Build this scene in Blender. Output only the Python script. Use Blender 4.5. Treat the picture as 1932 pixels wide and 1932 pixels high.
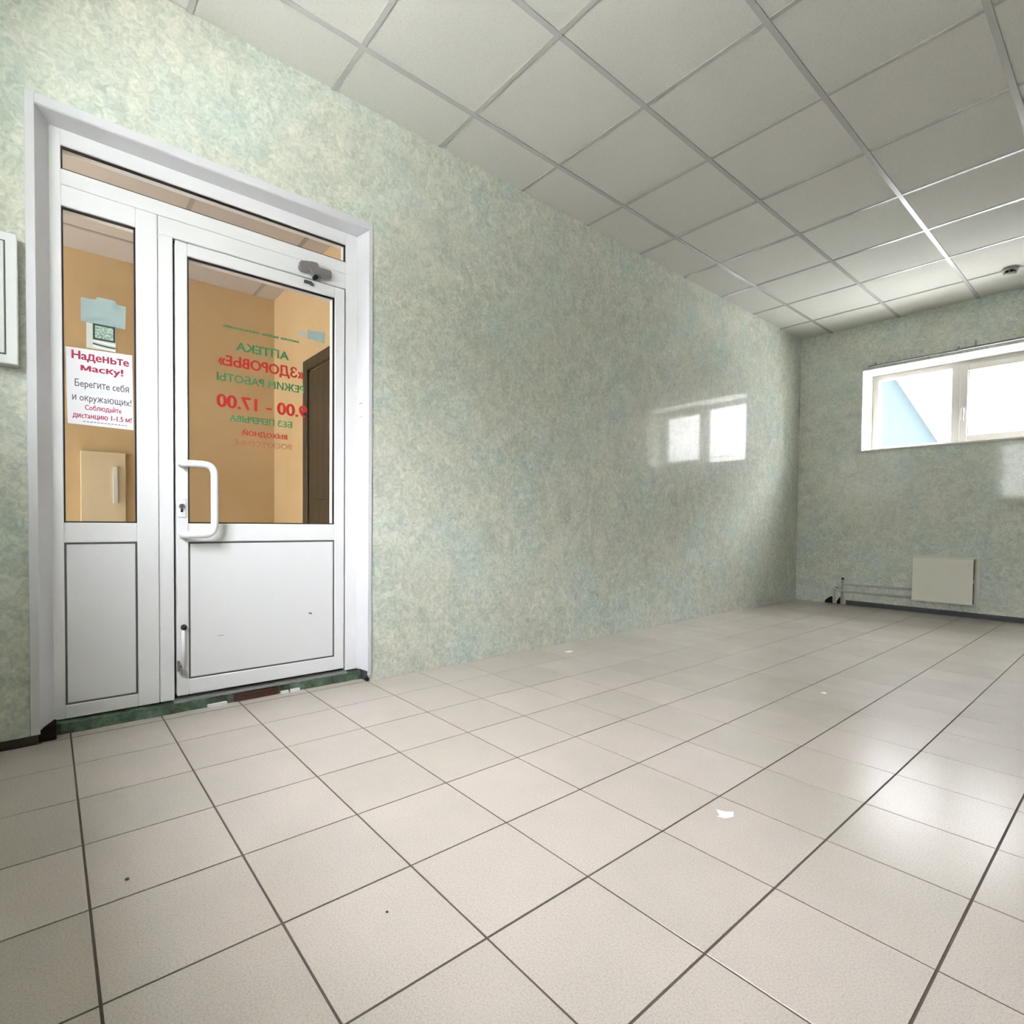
import bpy, bmesh, math, random
from mathutils import Vector, Matrix
from mathutils.geometry import tessellate_polygon, interpolate_bezier
random.seed(7)
for o in list(bpy.data.objects): bpy.data.objects.remove(o, do_unlink=True)
S = bpy.context.scene
COL = S.collection

# ------------------------------------------------------------------ camera
FPX, CX, CY, IMG = 1032.58, 966.0, 1012.24, 1932.0
CAMZ = 0.813
RIGHT = Vector((0.64754888, 0.76195912, 0.00993690))
DOWN = Vector((0.02437700, -0.00767973, -0.99967334))
FWD = Vector((-0.76163390, 0.64757959, -0.02354728))
cam = bpy.data.cameras.new('camera'); camo = bpy.data.objects.new('camera', cam); COL.objects.link(camo)
cam.sensor_width = 36.0; cam.sensor_fit = 'HORIZONTAL'
cam.lens = 36.0 * FPX / IMG
cam.shift_y = (CY - IMG / 2) / IMG
cam.clip_start = 0.02; cam.clip_end = 300
camo.matrix_world = Matrix((
    (RIGHT.x, -DOWN.x, -FWD.x, 0.0), (RIGHT.y, -DOWN.y, -FWD.y, 0.0),
    (RIGHT.z, -DOWN.z, -FWD.z, CAMZ), (0, 0, 0, 1)))
S.camera = camo

# ------------------------------------------------------------------ world and exposure
SKY = 38.0      # zenith radiance of a CIE overcast sky: L = Lz (1 + 2 sin e) / 3
w = bpy.data.worlds.new('overcast_sky'); S.world = w; w.use_nodes = True
wn = w.node_tree.nodes; wlk = w.node_tree.links
bg = wn['Background']; bg.inputs['Color'].default_value = (0.985, 0.985, 1.07, 1)
wtc = wn.new('ShaderNodeTexCoord'); wsep = wn.new('ShaderNodeSeparateXYZ'); wmax = wn.new('ShaderNodeMath'); wmad = wn.new('ShaderNodeMath')
wmax.operation = 'MAXIMUM'; wmax.inputs[1].default_value = 0.0
wmad.operation = 'MULTIPLY_ADD'; wmad.inputs[1].default_value = SKY * 2 / 3; wmad.inputs[2].default_value = SKY / 3
wlk.new(wtc.outputs['Generated'], wsep.inputs[0]); wlk.new(wsep.outputs['Z'], wmax.inputs[0])
wlk.new(wmax.outputs[0], wmad.inputs[0]); wlk.new(wmad.outputs[0], bg.inputs['Strength'])
S.view_settings.view_transform = 'Standard'; S.view_settings.look = 'None'
S.view_settings.exposure = 1.1; S.view_settings.gamma = 1.0
S.view_settings.use_curve_mapping = False

# ------------------------------------------------------------------ room measures (metres)
XL, YB, ZC = -2.593, 6.382, 2.871        # left wall, back wall, ceiling
XR, YR = 1.9, -0.42                      # right wall, wall behind the camera
XF = -2.693                              # front plane of the door frame
TP, TX, TY = 0.29468, -2.30369, 0.06277  # floor tile pitch and offsets
CP, CXO, CYO = 0.6, -2.28037, 1.05774    # ceiling grid

# ------------------------------------------------------------------ materials
def mat(name, color, rough=0.5, spec=0.5, metal=0.0, coat=0.0, coat_rough=0.05):
    m = bpy.data.materials.new(name); m.use_nodes = True
    b = m.node_tree.nodes['Principled BSDF']
    b.inputs['Base Color'].default_value = (*color, 1); b.inputs['Roughness'].default_value = rough
    b.inputs['Specular IOR Level'].default_value = spec; b.inputs['Metallic'].default_value = metal
    b.inputs['Coat Weight'].default_value = coat; b.inputs['Coat Roughness'].default_value = coat_rough
    return m
def nd(m, t, **kw):
    n = m.node_tree.nodes.new(t)
    for k, v in kw.items():
        if k in n.inputs: n.inputs[k].default_value = v
        else: setattr(n, k, v)
    return n
def ln(m, a, ao, b, bi): m.node_tree.links.new(a.outputs[ao], b.inputs[bi])
def coords(m):
    return nd(m, 'ShaderNodeNewGeometry'), 'Position'
def noise(m, scale, detail=4, rough=0.55, dist=0.0, vec=None):
    n = nd(m, 'ShaderNodeTexNoise', Scale=scale, Detail=detail, Roughness=rough, Distortion=dist)
    g, o = vec or coords(m)
    ln(m, g, o, n, 'Vector'); return n
def ramp(m, src, stops):
    r = nd(m, 'ShaderNodeValToRGB'); e = r.color_ramp.elements
    while len(e) < len(stops): e.new(0.5)
    for k, (p, c) in enumerate(stops):
        e[k].position = p; e[k].color = (*c, 1) if len(c) == 3 else c
    ln(m, src, 'Fac', r, 'Fac'); return r
def mixc(m, fac, a, b, mode='MIX', fv=None):
    n = nd(m, 'ShaderNodeMix', data_type='RGBA', blend_type=mode)
    if fac is not None: m.node_tree.links.new(fac, n.inputs[0])
    else: n.inputs[0].default_value = fv
    for idx, v in ((6, a), (7, b)):
        if hasattr(v, 'is_linked'): m.node_tree.links.new(v, n.inputs[idx])
        else: n.inputs[idx].default_value = (*v, 1)
    return n.outputs[2]
def bsdf(m): return m.node_tree.nodes['Principled BSDF']
def setcol(m, out): m.node_tree.links.new(out, bsdf(m).inputs['Base Color'])
def bump(m, src, out, strength, dist):
    b = nd(m, 'ShaderNodeBump', Strength=strength, Distance=dist)
    ln(m, src, out, b, 'Height'); ln(m, b, 'Normal', bsdf(m), 'Normal'); return b

# mottled sage panels with a glossy face
def wallmat(name):
    m = mat(name, (0.5, 0.52, 0.42), rough=0.45, spec=0.5, coat=0.7, coat_rough=0.05)
    fine = noise(m, 36, 5, 0.62, 1.3); big = noise(m, 2.3, 3, 0.55, 0.4); mid = noise(m, 5.5, 5, 0.65, 1.4)
    c1 = ramp(m, fine, [(0.33, (0.50, 0.53, 0.455)), (0.48, (0.63, 0.65, 0.56)), (0.60, (0.735, 0.74, 0.645)), (0.70, (0.82, 0.815, 0.73))])
    c2 = ramp(m, fine, [(0.33, (0.455, 0.545, 0.48)), (0.48, (0.585, 0.66, 0.595)), (0.60, (0.70, 0.755, 0.69)), (0.70, (0.795, 0.825, 0.765))])
    sel = ramp(m, big, [(0.46, (0, 0, 0)), (0.66, (1, 1, 1))])
    c = mixc(m, sel.outputs['Color'], c1.outputs['Color'], c2.outputs['Color'])
    md = ramp(m, mid, [(0.34, (0.82, 0.86, 0.85)), (0.64, (1.08, 1.06, 1.03))])
    c = mixc(m, None, c, md.outputs['Color'], 'MULTIPLY', 0.9)
    setcol(m, c); return m
M_WALL = wallmat('mottled_sage_wall')

M_TILE = mat('beige_floor_tile', (0.6, 0.55, 0.5), rough=0.22, spec=0.32)
n1 = noise(M_TILE, 240, 3, 0.7); n2 = noise(M_TILE, 3.0, 4, 0.6)
oi = nd(M_TILE, 'ShaderNodeObjectInfo')
a = ramp(M_TILE, n1, [(0.33, (0.455, 0.400, 0.350)), (0.5, (0.55, 0.492, 0.438)), (0.66, (0.60, 0.543, 0.488))])
b = ramp(M_TILE, n2, [(0.3, (0.93, 0.94, 0.93)), (0.7, (1.04, 1.03, 1.03))])
c = mixc(M_TILE, None, a.outputs['Color'], b.outputs['Color'], 'MULTIPLY', 1.0)
rv = nd(M_TILE, 'ShaderNodeValToRGB'); rv.color_ramp.elements[0].color = (0.955, 0.96, 0.95, 1); rv.color_ramp.elements[1].color = (1.03, 1.02, 1.03, 1)
ln(M_TILE, oi, 'Random', rv, 'Fac')
setcol(M_TILE, mixc(M_TILE, None, c, rv.outputs['Color'], 'MULTIPLY', 1.0))
M_GROUT = mat('dark_grout', (0.115, 0.093, 0.077), rough=0.9, spec=0.2)

M_PANEL = mat('mineral_ceiling_panel', (0.62, 0.62, 0.575), rough=0.9, spec=0.2)
n = noise(M_PANEL, 130, 3, 0.7); c = ramp(M_PANEL, n, [(0.3, (0.53, 0.53, 0.485)), (0.45, (0.605, 0.605, 0.555)), (0.7, (0.635, 0.635, 0.585))])
oi = nd(M_PANEL, 'ShaderNodeObjectInfo'); rv = nd(M_PANEL, 'ShaderNodeValToRGB')
rv.color_ramp.elements[0].color = (0.96, 0.965, 0.95, 1); rv.color_ramp.elements[1].color = (1.0, 0.985, 0.98, 1); ln(M_PANEL, oi, 'Random', rv, 'Fac')
setcol(M_PANEL, mixc(M_PANEL, None, c.outputs['Color'], rv.outputs['Color'], 'MULTIPLY', 1.0))
M_TEE = mat('painted_steel_tee', (0.44, 0.44, 0.41), rough=0.24, spec=0.7)
M_PVC = mat('white_pvc', (0.87, 0.87, 0.875), rough=0.32)
M_PVC2 = mat('white_pvc_panel', (0.83, 0.83, 0.84), rough=0.4)
M_PVCG = mat('shaded_window_pvc', (0.37, 0.355, 0.33), rough=0.4)  # white PVC greyed: the frame's backlit shade is put into the colour
M_WREV = mat('cream_painted_plaster', (0.66, 0.65, 0.59), rough=0.7)
M_REVEAL = mat('white_plastic_reveal', (0.70, 0.70, 0.72), rough=0.45)
M_GASK = mat('black_rubber_gasket', (0.012, 0.011, 0.01), rough=0.6)
M_GASK2 = mat('grey_rubber_gasket', (0.10, 0.10, 0.095), rough=0.7)
M_METAL = mat('dull_grey_metal', (0.30, 0.29, 0.30), rough=0.35, metal=0.7)
M_CHROME = mat('bright_steel', (0.75, 0.75, 0.76), rough=0.18, metal=1.0)
M_BLACK = mat('black_plastic', (0.012, 0.012, 0.012), rough=0.4)
M_DARK = mat('dark_cavity', (0.02, 0.018, 0.015), rough=0.95, spec=0.1)
M_BOX = mat('white_enamel_box', (0.80, 0.82, 0.81), rough=0.35)
M_RAD = mat('cream_enamel', (0.80, 0.79, 0.68), rough=0.35)
M_PIPE = mat('painted_pipe', (0.52, 0.51, 0.48), rough=0.4)
M_PLINTH = mat('dark_grey_plinth', (0.055, 0.06, 0.06), rough=0.5)
M_PLINTHB = mat('blackish_brown_plinth', (0.03, 0.026, 0.017), rough=0.7)
M_DET = mat('grey_detector_plastic', (0.36, 0.36, 0.32), rough=0.45)
M_RAIL = mat('grey_plastic_rail', (0.22, 0.22, 0.225), rough=0.5, metal=0.0)
M_PAPER = mat('white_paper', (0.86, 0.85, 0.87), rough=0.7)
M_CRIM = mat('crimson_print', (0.42, 0.025, 0.09), rough=0.7)
M_INK = mat('dark_grey_print', (0.11, 0.10, 0.14), rough=0.7)
M_GREEN = mat('green_vinyl_letter', (0.045, 0.26, 0.10), rough=0.5)
M_RED = mat('red_vinyl_letter', (0.56, 0.015, 0.015), rough=0.5)
M_REDT = mat('thin_red_vinyl_letter', (0.50, 0.17, 0.10), rough=0.5)
M_TEAL = mat('pale_teal_sticker', (0.44, 0.54, 0.53), rough=0.6)
M_TEALW = mat('pale_grey_sticker', (0.62, 0.62, 0.57), rough=0.6)
M_BADGE = mat('dark_green_print', (0.02, 0.06, 0.035), rough=0.6)
M_BADGE2 = mat('mottled_pale_green_print', (0.4, 0.5, 0.42), rough=0.6)
n = noise(M_BADGE2, 220, 2, 0.5); setcol(M_BADGE2, ramp(M_BADGE2, n, [(0.4, (0.16, 0.25, 0.19)), (0.58, (0.50, 0.60, 0.52))]).outputs['Color'])
M_OCHRE = mat('orange_tan_plaster', (0.62, 0.42, 0.2), rough=0.8)
n = noise(M_OCHRE, 3, 3); setcol(M_OCHRE, ramp(M_OCHRE, n, [(0.3, (0.62, 0.44, 0.235)), (0.7, (0.67, 0.485, 0.27))]).outputs['Color'])
M_VCEIL = mat('vestibule_ceiling_panel', (0.55, 0.50, 0.46), rough=0.9)
M_VTEE = mat('vestibule_ceiling_tee', (0.36, 0.33, 0.30), rough=0.6)
M_BROWN = mat('dark_brown_door', (0.075, 0.05, 0.028), rough=0.35)
n = nd(M_BROWN, 'ShaderNodeTexWave', Scale=3.0, Distortion=6.0, Detail=3.0); g = nd(M_BROWN, 'ShaderNodeTexCoord'); ln(M_BROWN, g, 'Object', n, 'Vector')
setcol(M_BROWN, ramp(M_BROWN, n, [(0.2, (0.030, 0.023, 0.014)), (0.8, (0.046, 0.035, 0.022))]).outputs['Color'])
M_CREAMB = mat('pale_cream_upright', (0.74, 0.62, 0.42), rough=0.6)
M_BASE = mat('green_painted_concrete', (0.16, 0.25, 0.17), rough=0.85)
n = noise(M_BASE, 14, 5, 0.65); setcol(M_BASE, ramp(M_BASE, n, [(0.34, (0.045, 0.05, 0.034)), (0.48, (0.075, 0.12, 0.075)), (0.62, (0.13, 0.20, 0.14)), (0.75, (0.26, 0.27, 0.24))]).outputs['Color'])
M_ALU = mat('worn_aluminium', (0.35, 0.36, 0.35), rough=0.45, metal=0.5)
M_WOODD = mat('dark_red_brown_wood', (0.055, 0.02, 0.012), rough=0.7)
M_CHIP = mat('white_plaster_chip', (0.82, 0.81, 0.77), rough=0.8)
M_SPECK = mat('dark_grit', (0.05, 0.04, 0.03), rough=0.9)
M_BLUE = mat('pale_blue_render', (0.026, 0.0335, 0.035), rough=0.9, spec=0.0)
M_WHITEB = mat('pale_render', (0.27, 0.267, 0.258), rough=0.9)
M_ROOFG = mat('grey_roof_edge', (0.50, 0.54, 0.58), rough=0.8)
M_ASPH = mat('pale_concrete_ground', (0.42, 0.42, 0.40), rough=0.95)
n = noise(M_ASPH, 2, 4); setcol(M_ASPH, ramp(M_ASPH, n, [(0.3, (0.50, 0.50, 0.48)), (0.7, (0.60, 0.60, 0.58))]).outputs['Color'])

M_GLASS = bpy.data.materials.new('clear_glass'); M_GLASS.use_nodes = True
nt = M_GLASS.node_tree; nt.nodes.remove(nt.nodes['Principled BSDF'])
tr = nt.nodes.new('ShaderNodeBsdfTransparent'); tr.inputs['Color'].default_value = (0.972, 0.98, 0.975, 1)
gl = nt.nodes.new('ShaderNodeBsdfGlossy'); gl.inputs['Roughness'].default_value = 0.01
fr = nt.nodes.new('ShaderNodeFresnel'); fr.inputs['IOR'].default_value = 1.45
mx = nt.nodes.new('ShaderNodeMixShader')
ge = nt.nodes.new('ShaderNodeNewGeometry'); iv = nt.nodes.new('ShaderNodeMath'); iv.operation = 'SUBTRACT'; iv.inputs[0].default_value = 1.0
mu = nt.nodes.new('ShaderNodeMath'); mu.operation = 'MULTIPLY'   # reflect on the entering face only: the slab does not refract
nt.links.new(ge.outputs['Backfacing'], iv.inputs[1]); nt.links.new(fr.outputs[0], mu.inputs[0]); nt.links.new(iv.outputs[0], mu.inputs[1]); nt.links.new(mu.outputs[0], mx.inputs[0])
nt.links.new(tr.outputs[0], mx.inputs[1]); nt.links.new(gl.outputs[0], mx.inputs[2])
nt.links.new(mx.outputs[0], nt.nodes['Material Output'].inputs['Surface'])

# ------------------------------------------------------------------ builders
WLOC = {}
def wl(o): return WLOC.get(o.name, Vector((0, 0, 0))) if o else Vector((0, 0, 0))
def tag(o, label=None, cat=None, group=None, kind=None):
    if label: o['label'] = label
    if cat: o['category'] = cat
    if group: o['group'] = group
    if kind: o['kind'] = kind
    return o
def empty(name, loc, label=None, cat=None, group=None, kind=None):
    o = bpy.data.objects.new(name, None); COL.objects.link(o); o.location = loc
    o.empty_display_size = 0.05; WLOC[o.name] = Vector(loc)
    return tag(o, label, cat, group, kind)
def link(name, me, m, parent=None, center=None, smooth=False):
    """mesh with vertices in world space -> object with its origin at the centre of its box"""
    if center is None:
        xs = [v.co for v in me.vertices]
        lo = Vector([min(p[i] for p in xs) for i in range(3)]); hi = Vector([max(p[i] for p in xs) for i in range(3)])
        center = (lo + hi) / 2; center.z = lo.z
        me.transform(Matrix.Translation(-center))
    o = bpy.data.objects.new(name, me); COL.objects.link(o)
    if m and not me.materials: me.materials.append(m)
    if smooth:
        for p in me.polygons: p.use_smooth = True
    WLOC[o.name] = Vector(center)
    if parent: o.parent = parent
    o.location = Vector(center) - wl(parent)
    return o
def bm_box(bm, x0, x1, y0, y1, z0, z1, bev=0.0, seg=1):
    vs = [bm.verts.new(p) for p in ((x0,y0,z0),(x1,y0,z0),(x1,y1,z0),(x0,y1,z0),(x0,y0,z1),(x1,y0,z1),(x1,y1,z1),(x0,y1,z1))]
    fs = [bm.faces.new([vs[i] for i in q]) for q in ((0,3,2,1),(4,5,6,7),(0,1,5,4),(1,2,6,5),(2,3,7,6),(3,0,4,7))]
    if bev:
        es = list({e for f in fs for e in f.edges})
        bmesh.ops.bevel(bm, geom=es, offset=bev, segments=seg, affect='EDGES', profile=0.5)
def mesh(bm, name='m'):
    me = bpy.data.meshes.new(name); bmesh.ops.recalc_face_normals(bm, faces=bm.faces[:]); bm.to_mesh(me); bm.free(); return me
def box(name, x0, x1, y0, y1, z0, z1, m, parent=None, bev=0.0, seg=1):
    bm = bmesh.new(); bm_box(bm, x0, x1, y0, y1, z0, z1, bev, seg)
    return link(name, mesh(bm, name), m, parent)
def boxes(name, lst, m, parent=None, bev=0.0):
    bm = bmesh.new()
    for q in lst: bm_box(bm, *q, bev)
    return link(name, mesh(bm, name), m, parent)
def prism(name, poly, axis, a0, a1, m, parent=None, bev=0.0):
    """extrude a 2-D outline along an axis: 'x' -> (y,z), 'y' -> (x,z), 'z' -> (x,y)"""
    def P(u, v, a): return {'x': (a, u, v), 'y': (u, a, v), 'z': (u, v, a)}[axis]
    bm = bmesh.new()
    A = [bm.verts.new(P(u, v, a0)) for u, v in poly]; B = [bm.verts.new(P(u, v, a1)) for u, v in poly]
    bm.faces.new(A); bm.faces.new(B[::-1]); k = len(poly)
    for i in range(k): bm.faces.new((A[i], B[i], B[(i+1) % k], A[(i+1) % k]))
    bmesh.ops.recalc_face_normals(bm, faces=bm.faces[:])
    if bev: bmesh.ops.bevel(bm, geom=bm.edges[:], offset=bev, segments=1, affect='EDGES')
    return link(name, mesh(bm, name), m, parent)
def bm_tube(bm, path, r, seg=12, r2=None):
    path = [Vector(p) for p in path]; rings = []; up = None
    for i, p in enumerate(path):
        t = (path[min(i+1, len(path)-1)] - path[max(i-1, 0)]).normalized()
        if up is None:
            up = Vector((0, 0, 1)) if abs(t.z) < 0.9 else Vector((1, 0, 0))
        up = (up - t * up.dot(t)).normalized(); sd = t.cross(up)
        rings.append([bm.verts.new(p + up * (math.cos(a) * r) + sd * (math.sin(a) * (r2 or r)))
                      for a in [2 * math.pi * k / seg for k in range(seg)]])
    for a, b in zip(rings, rings[1:]):
        for k in range(seg): bm.faces.new((a[k], a[(k+1) % seg], b[(k+1) % seg], b[k]))
    bm.faces.new(rings[0][::-1]); bm.faces.new(rings[-1])
def tube(name, path, r, m, parent=None, seg=12, r2=None):
    bm = bmesh.new(); bm_tube(bm, path, r, seg, r2)
    return link(name, mesh(bm, name), m, parent, smooth=True)
def lathe(name, prof, c, m, parent=None, seg=28):
    """prof: (radius, z) around a vertical axis at c"""
    bm = bmesh.new(); rings = []
    for rr, z in prof:
        rings.append([bm.verts.new((c[0] + rr * math.cos(2*math.pi*k/seg), c[1] + rr * math.sin(2*math.pi*k/seg), c[2] + z)) for k in range(seg)])
    for a, b in zip(rings, rings[1:]):
        for k in range(seg): bm.faces.new((a[k], a[(k+1) % seg], b[(k+1) % seg], b[k]))
    bm.faces.new(rings[0]); bm.faces.new(rings[-1][::-1])
    return link(name, mesh(bm, name), m, parent)
def fillet(pts, r, n=6):
    out = [Vector(pts[0])]
    for a, b, c in zip(pts, pts[1:], pts[2:]):
        a, b, c = Vector(a), Vector(b), Vector(c)
        rr = min(r, (a-b).length * 0.49, (c-b).length * 0.49)
        p, q = b + (a-b).normalized()*rr, b + (c-b).normalized()*rr
        for k in range(n+1):
            t = k / n; out.append(p*(1-t)**2 + b*2*t*(1-t) + q*t*t)
    out.append(Vector(pts[-1])); return out
def ring(name, plane, u0, u1, v0, v1, wd, a0, a1, m, parent):
    """rectangular frame of width wd inside u0..u1 / v0..v1; plane 'x' -> (y,z), 'y' -> (x,z)"""
    bm = bmesh.new()
    for (p, q, s, t) in ((u0, u0+wd, v0, v1), (u1-wd, u1, v0, v1), (u0+wd, u1-wd, v0, v0+wd), (u0+wd, u1-wd, v1-wd, v1)):
        if plane == 'x': bm_box(bm, a0, a1, p, q, s, t)
        else: bm_box(bm, p, q, a0, a1, s, t)
    return link(name, mesh(bm, name), m, parent)
LATIN = str.maketrans('аеорсухАВЕКМНОРСТХ', 'aeopcyxABEKMHOPCTX')   # twin glyphs of the base font
def text(name, body, y0, y1, z0, z1, x, m, parent, mirror=False, bold=0.0, thick=0.0004):
    """flat lettering on a plane x = const, fitted into y0..y1 / z0..z1; bold = overprinted with small shifts"""
    body = body.translate(LATIN)
    cu = bpy.data.curves.new(name, 'FONT'); cu.body = body; cu.size = 1.0; cu.resolution_u = 3
    t = bpy.data.objects.new(name + '_tmp', cu); COL.objects.link(t)
    bpy.context.view_layer.update()
    ev = t.evaluated_get(bpy.context.evaluated_depsgraph_get()); cv_ = ev.to_curve(bpy.context.evaluated_depsgraph_get())
    loops = []
    for sp in cv_.splines:
        bp = sp.bezier_points; pts = []
        for k in range(len(bp)):
            a_, b_ = bp[k], bp[(k + 1) % len(bp)]
            straight = (a_.handle_right - a_.co).length < 1e-5 and (b_.handle_left - b_.co).length < 1e-5
            seg = [a_.co.copy()] if straight else list(interpolate_bezier(a_.co, a_.handle_right, b_.handle_left, b_.co, 5))[:-1]
            for q in seg:
                if not pts or (pts[-1] - q).length > 1e-6: pts.append(Vector((q.x, q.y, 0)))
        if len(pts) > 2: loops.append(pts)
        if 'я' in body and len(bp) == 16:      # stem of this letter: its outline crosses itself
            (ux, uy), (vx, vy), ty = bp[0].co.xy, bp[1].co.xy, bp[15].co.y
            loops.append([Vector(q) for q in ((ux, uy, 0), (vx, uy, 0), (vx, ty, 0), (ux, ty, 0))])
    ev.to_curve_clear()
    bpy.data.objects.remove(t, do_unlink=True); bpy.data.curves.remove(cu)
    def area(l): return sum(a.x * b.y - b.x * a.y for a, b in zip(l, l[1:] + l[:1])) / 2
    def inside(p, l):
        c = False
        for a, b in zip(l, l[1:] + l[:1]):
            if (a.y > p.y) != (b.y > p.y) and p.x < (b.x - a.x) * (p.y - a.y) / (b.y - a.y) + a.x: c = not c
        return c
    def hole_of(h, l): return area(h) * area(l) < 0 and abs(area(h)) < abs(area(l)) and all(inside(p, l) for p in h)
    P, F = [], []
    for l in loops:
        if any(hole_of(l, q) for q in loops if q is not l): continue
        hs = [h for h in loops if h is not l and hole_of(h, l)]
        base = len(P); flat = [p for q in [l] + hs for p in q]
        P += [(p.x, p.y) for p in flat]; F += [tuple(base + i for i in tri) for tri in tessellate_polygon([l] + hs)]
    ax, bx = min(p[0] for p in P), max(p[0] for p in P); ay, by = min(p[1] for p in P), max(p[1] for p in P)
    bm = bmesh.new()
    sh = [(0, 0)] + ([(bold, 0), (-bold, 0), (0, bold * 0.5), (0, -bold * 0.5)] if bold else [])
    for k, (sx, sy) in enumerate(sh):
        vs = []
        for px_, py_ in P:
            f = (px_ + sx - ax) / (bx - ax); g = (py_ + sy - ay) / (by - ay)
            if mirror: f = 1 - f
            vs.append(bm.verts.new((x + thick * (0.6 + 0.08 * k), y0 + f * (y1 - y0), z0 + g * (z1 - z0))))
        for q in F:
            try: bm.faces.new([vs[i] for i in q])
            except ValueError: pass
    r_ = bmesh.ops.extrude_face_region(bm, geom=bm.faces[:])
    bmesh.ops.translate(bm, verts=[q for q in r_['geom'] if isinstance(q, bmesh.types.BMVert)], vec=(-thick * 0.5, 0, 0))
    return link(name, mesh(bm, name), m, parent)
def proj(p):
    d = Vector(p) - Vector((0, 0, CAMZ)); z = d.dot(FWD)
    if z < 0.05: return None
    return (CX + FPX * d.dot(RIGHT) / z, CY + FPX * d.dot(DOWN) / z)

# ================================================================== SETTING
# ---- floor: grout bed with single tiles
fl = box('floor', XL - 0.10, XR - 0.001, YR, YB, -0.12, -0.0016, M_GROUT)
tag(fl, 'beige square tile floor with dark grout across the empty room', 'floor', kind='structure')
G = 0.0048
full = None; cand = []
i0, i1 = -2, int((YB - TY) / TP) + 1
for j in range(-2, int((XR - TX) / TP) + 2):
    for i in range(i0, i1 + 1):
        xa, xb = TX + j * TP, TX + (j + 1) * TP; ya, yb = TY + i * TP, TY + (i + 1) * TP
        xa2, xb2 = max(xa + G/2, XL - 0.09), min(xb - G/2, XR); ya2, yb2 = max(ya + G/2, YR), min(yb - G/2, YB)
        if xb2 < XL + 0.02:                      # the strip that runs into the door opening
            if yb2 < 0.03 or ya2 > 1.235: continue
            xa2, ya2, yb2 = max(xa2, -2.66), max(ya2, -0.02), min(yb2, 1.245)
        elif xa2 < XL: xa2 = XL + 0.001
        if xb2 - xa2 < 0.012 or yb2 - ya2 < 0.012: continue
        ps = [proj((x, y, 0)) for x in (xa2, xb2) for y in (ya2, yb2)]
        ps = [p for p in ps if p]
        vis = [p for p in ps if -60 < p[0] < 1992 and -60 < p[1] < 1992]
        size = 0
        if vis and len(ps) == 4:
            size = (max(p[0] for p in ps) - min(p[0] for p in ps)) * (max(p[1] for p in ps) - min(p[1] for p in ps))
        cand.append((size if vis else 0, xa2, xb2, ya2, yb2, abs((xb2-xa2)-(TP-G)) < 1e-6 and abs((yb2-ya2)-(TP-G)) < 1e-6))
cand.sort(key=lambda q: -q[0])
def tile_mesh(dx, dy):
    bm = bmesh.new(); bm_box(bm, -dx/2, dx/2, -dy/2, dy/2, 0.0, 0.008)
    tops = [e for e in bm.edges if all(v.co.z > 0.007 for v in e.verts)]
    bmesh.ops.bevel(bm, geom=tops, offset=0.0005, segments=1, affect='EDGES')
    return mesh(bm, 'floor_tile')
def put_tile(q, me, dz):
    o = bpy.data.objects.new('floor_tile', me); COL.objects.link(o); o.parent = fl
    if not me.materials: me.materials.append(M_TILE)
    o.location = Vector(((q[1]+q[2])/2, (q[3]+q[4])/2, -0.008 + dz)) - wl(fl)
full = tile_mesh(TP - G, TP - G)
rest = []
for k, q in enumerate(cand):
    dz = random.uniform(-0.0002, 0.0002)
    if k < 300 and q[0] > 0: put_tile(q, full if q[5] else tile_mesh(q[2]-q[1], q[4]-q[3]), dz)
    else: rest.append((q[1], q[2], q[3], q[4], -0.008, 0.0))
if rest:
    o = boxes('floor_tile_field', rest, M_TILE, fl); o['kind'] = 'stuff'

# ---- ceiling: slab, single panels, steel tees
ce = box('ceiling', XL - 0.2, XR + 0.1, YR - 0.1, YB + 0.1, ZC + 0.03, ZC + 0.16, M_PANEL)
tag(ce, 'suspended ceiling of pale square mineral panels on a steel grid', 'ceiling', kind='structure')
xl = [XL] + [CXO + CP * k for k in range(0, 8) if CXO + CP * k < XR - 0.05] + [XR]
yl = [YR] + [CYO + CP * k for k in range(-3, 10) if YR + 0.05 < CYO + CP * k < YB - 0.05] + [YB]
PM = {}
for a_, b_ in zip(xl, xl[1:]):
    for c_, d_ in zip(yl, yl[1:]):
        dx, dy = round(b_ - a_ - 0.004, 4), round(d_ - c_ - 0.004, 4)
        if (dx, dy) not in PM:
            bm = bmesh.new(); bm_box(bm, -dx/2, dx/2, -dy/2, dy/2, 0, 0.014); PM[(dx, dy)] = mesh(bm, 'ceiling_panel'); PM[(dx, dy)].materials.append(M_PANEL)
        o = bpy.data.objects.new('ceiling_panel', PM[(dx, dy)]); COL.objects.link(o); o.parent = ce
        o.location = Vector(((a_+b_)/2, (c_+d_)/2, ZC + 0.004 + random.uniform(0, 0.0012))) - wl(ce)
def tee(x0, x1, y0, y1, z):
    bm = bmesh.new(); bm_box(bm, x0, x1, y0, y1, z, z + 0.004)
    if x1 - x0 > y1 - y0: bm_box(bm, x0, x1, (y0+y1)/2 - 0.0018, (y0+y1)/2 + 0.0018, z + 0.004, z + 0.03)
    else: bm_box(bm, (x0+x1)/2 - 0.0018, (x0+x1)/2 + 0.0018, y0, y1, z + 0.004, z + 0.03)
    link('ceiling_tee', mesh(bm, 'ceiling_tee'), M_TEE, ce)
for x in xl[1:-1]: tee(x - 0.0125, x + 0.0125, YR, YB, ZC - 0.0008)
for y in yl[1:-1]:
    for a_, b_ in zip(xl, xl[1:]):
        tee(a_ + (0.0125 if a_ > XL else 0), b_ - (0.0125 if b_ < XR else 0), y - 0.0105, y + 0.0105, ZC + 0.0002)

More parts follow.
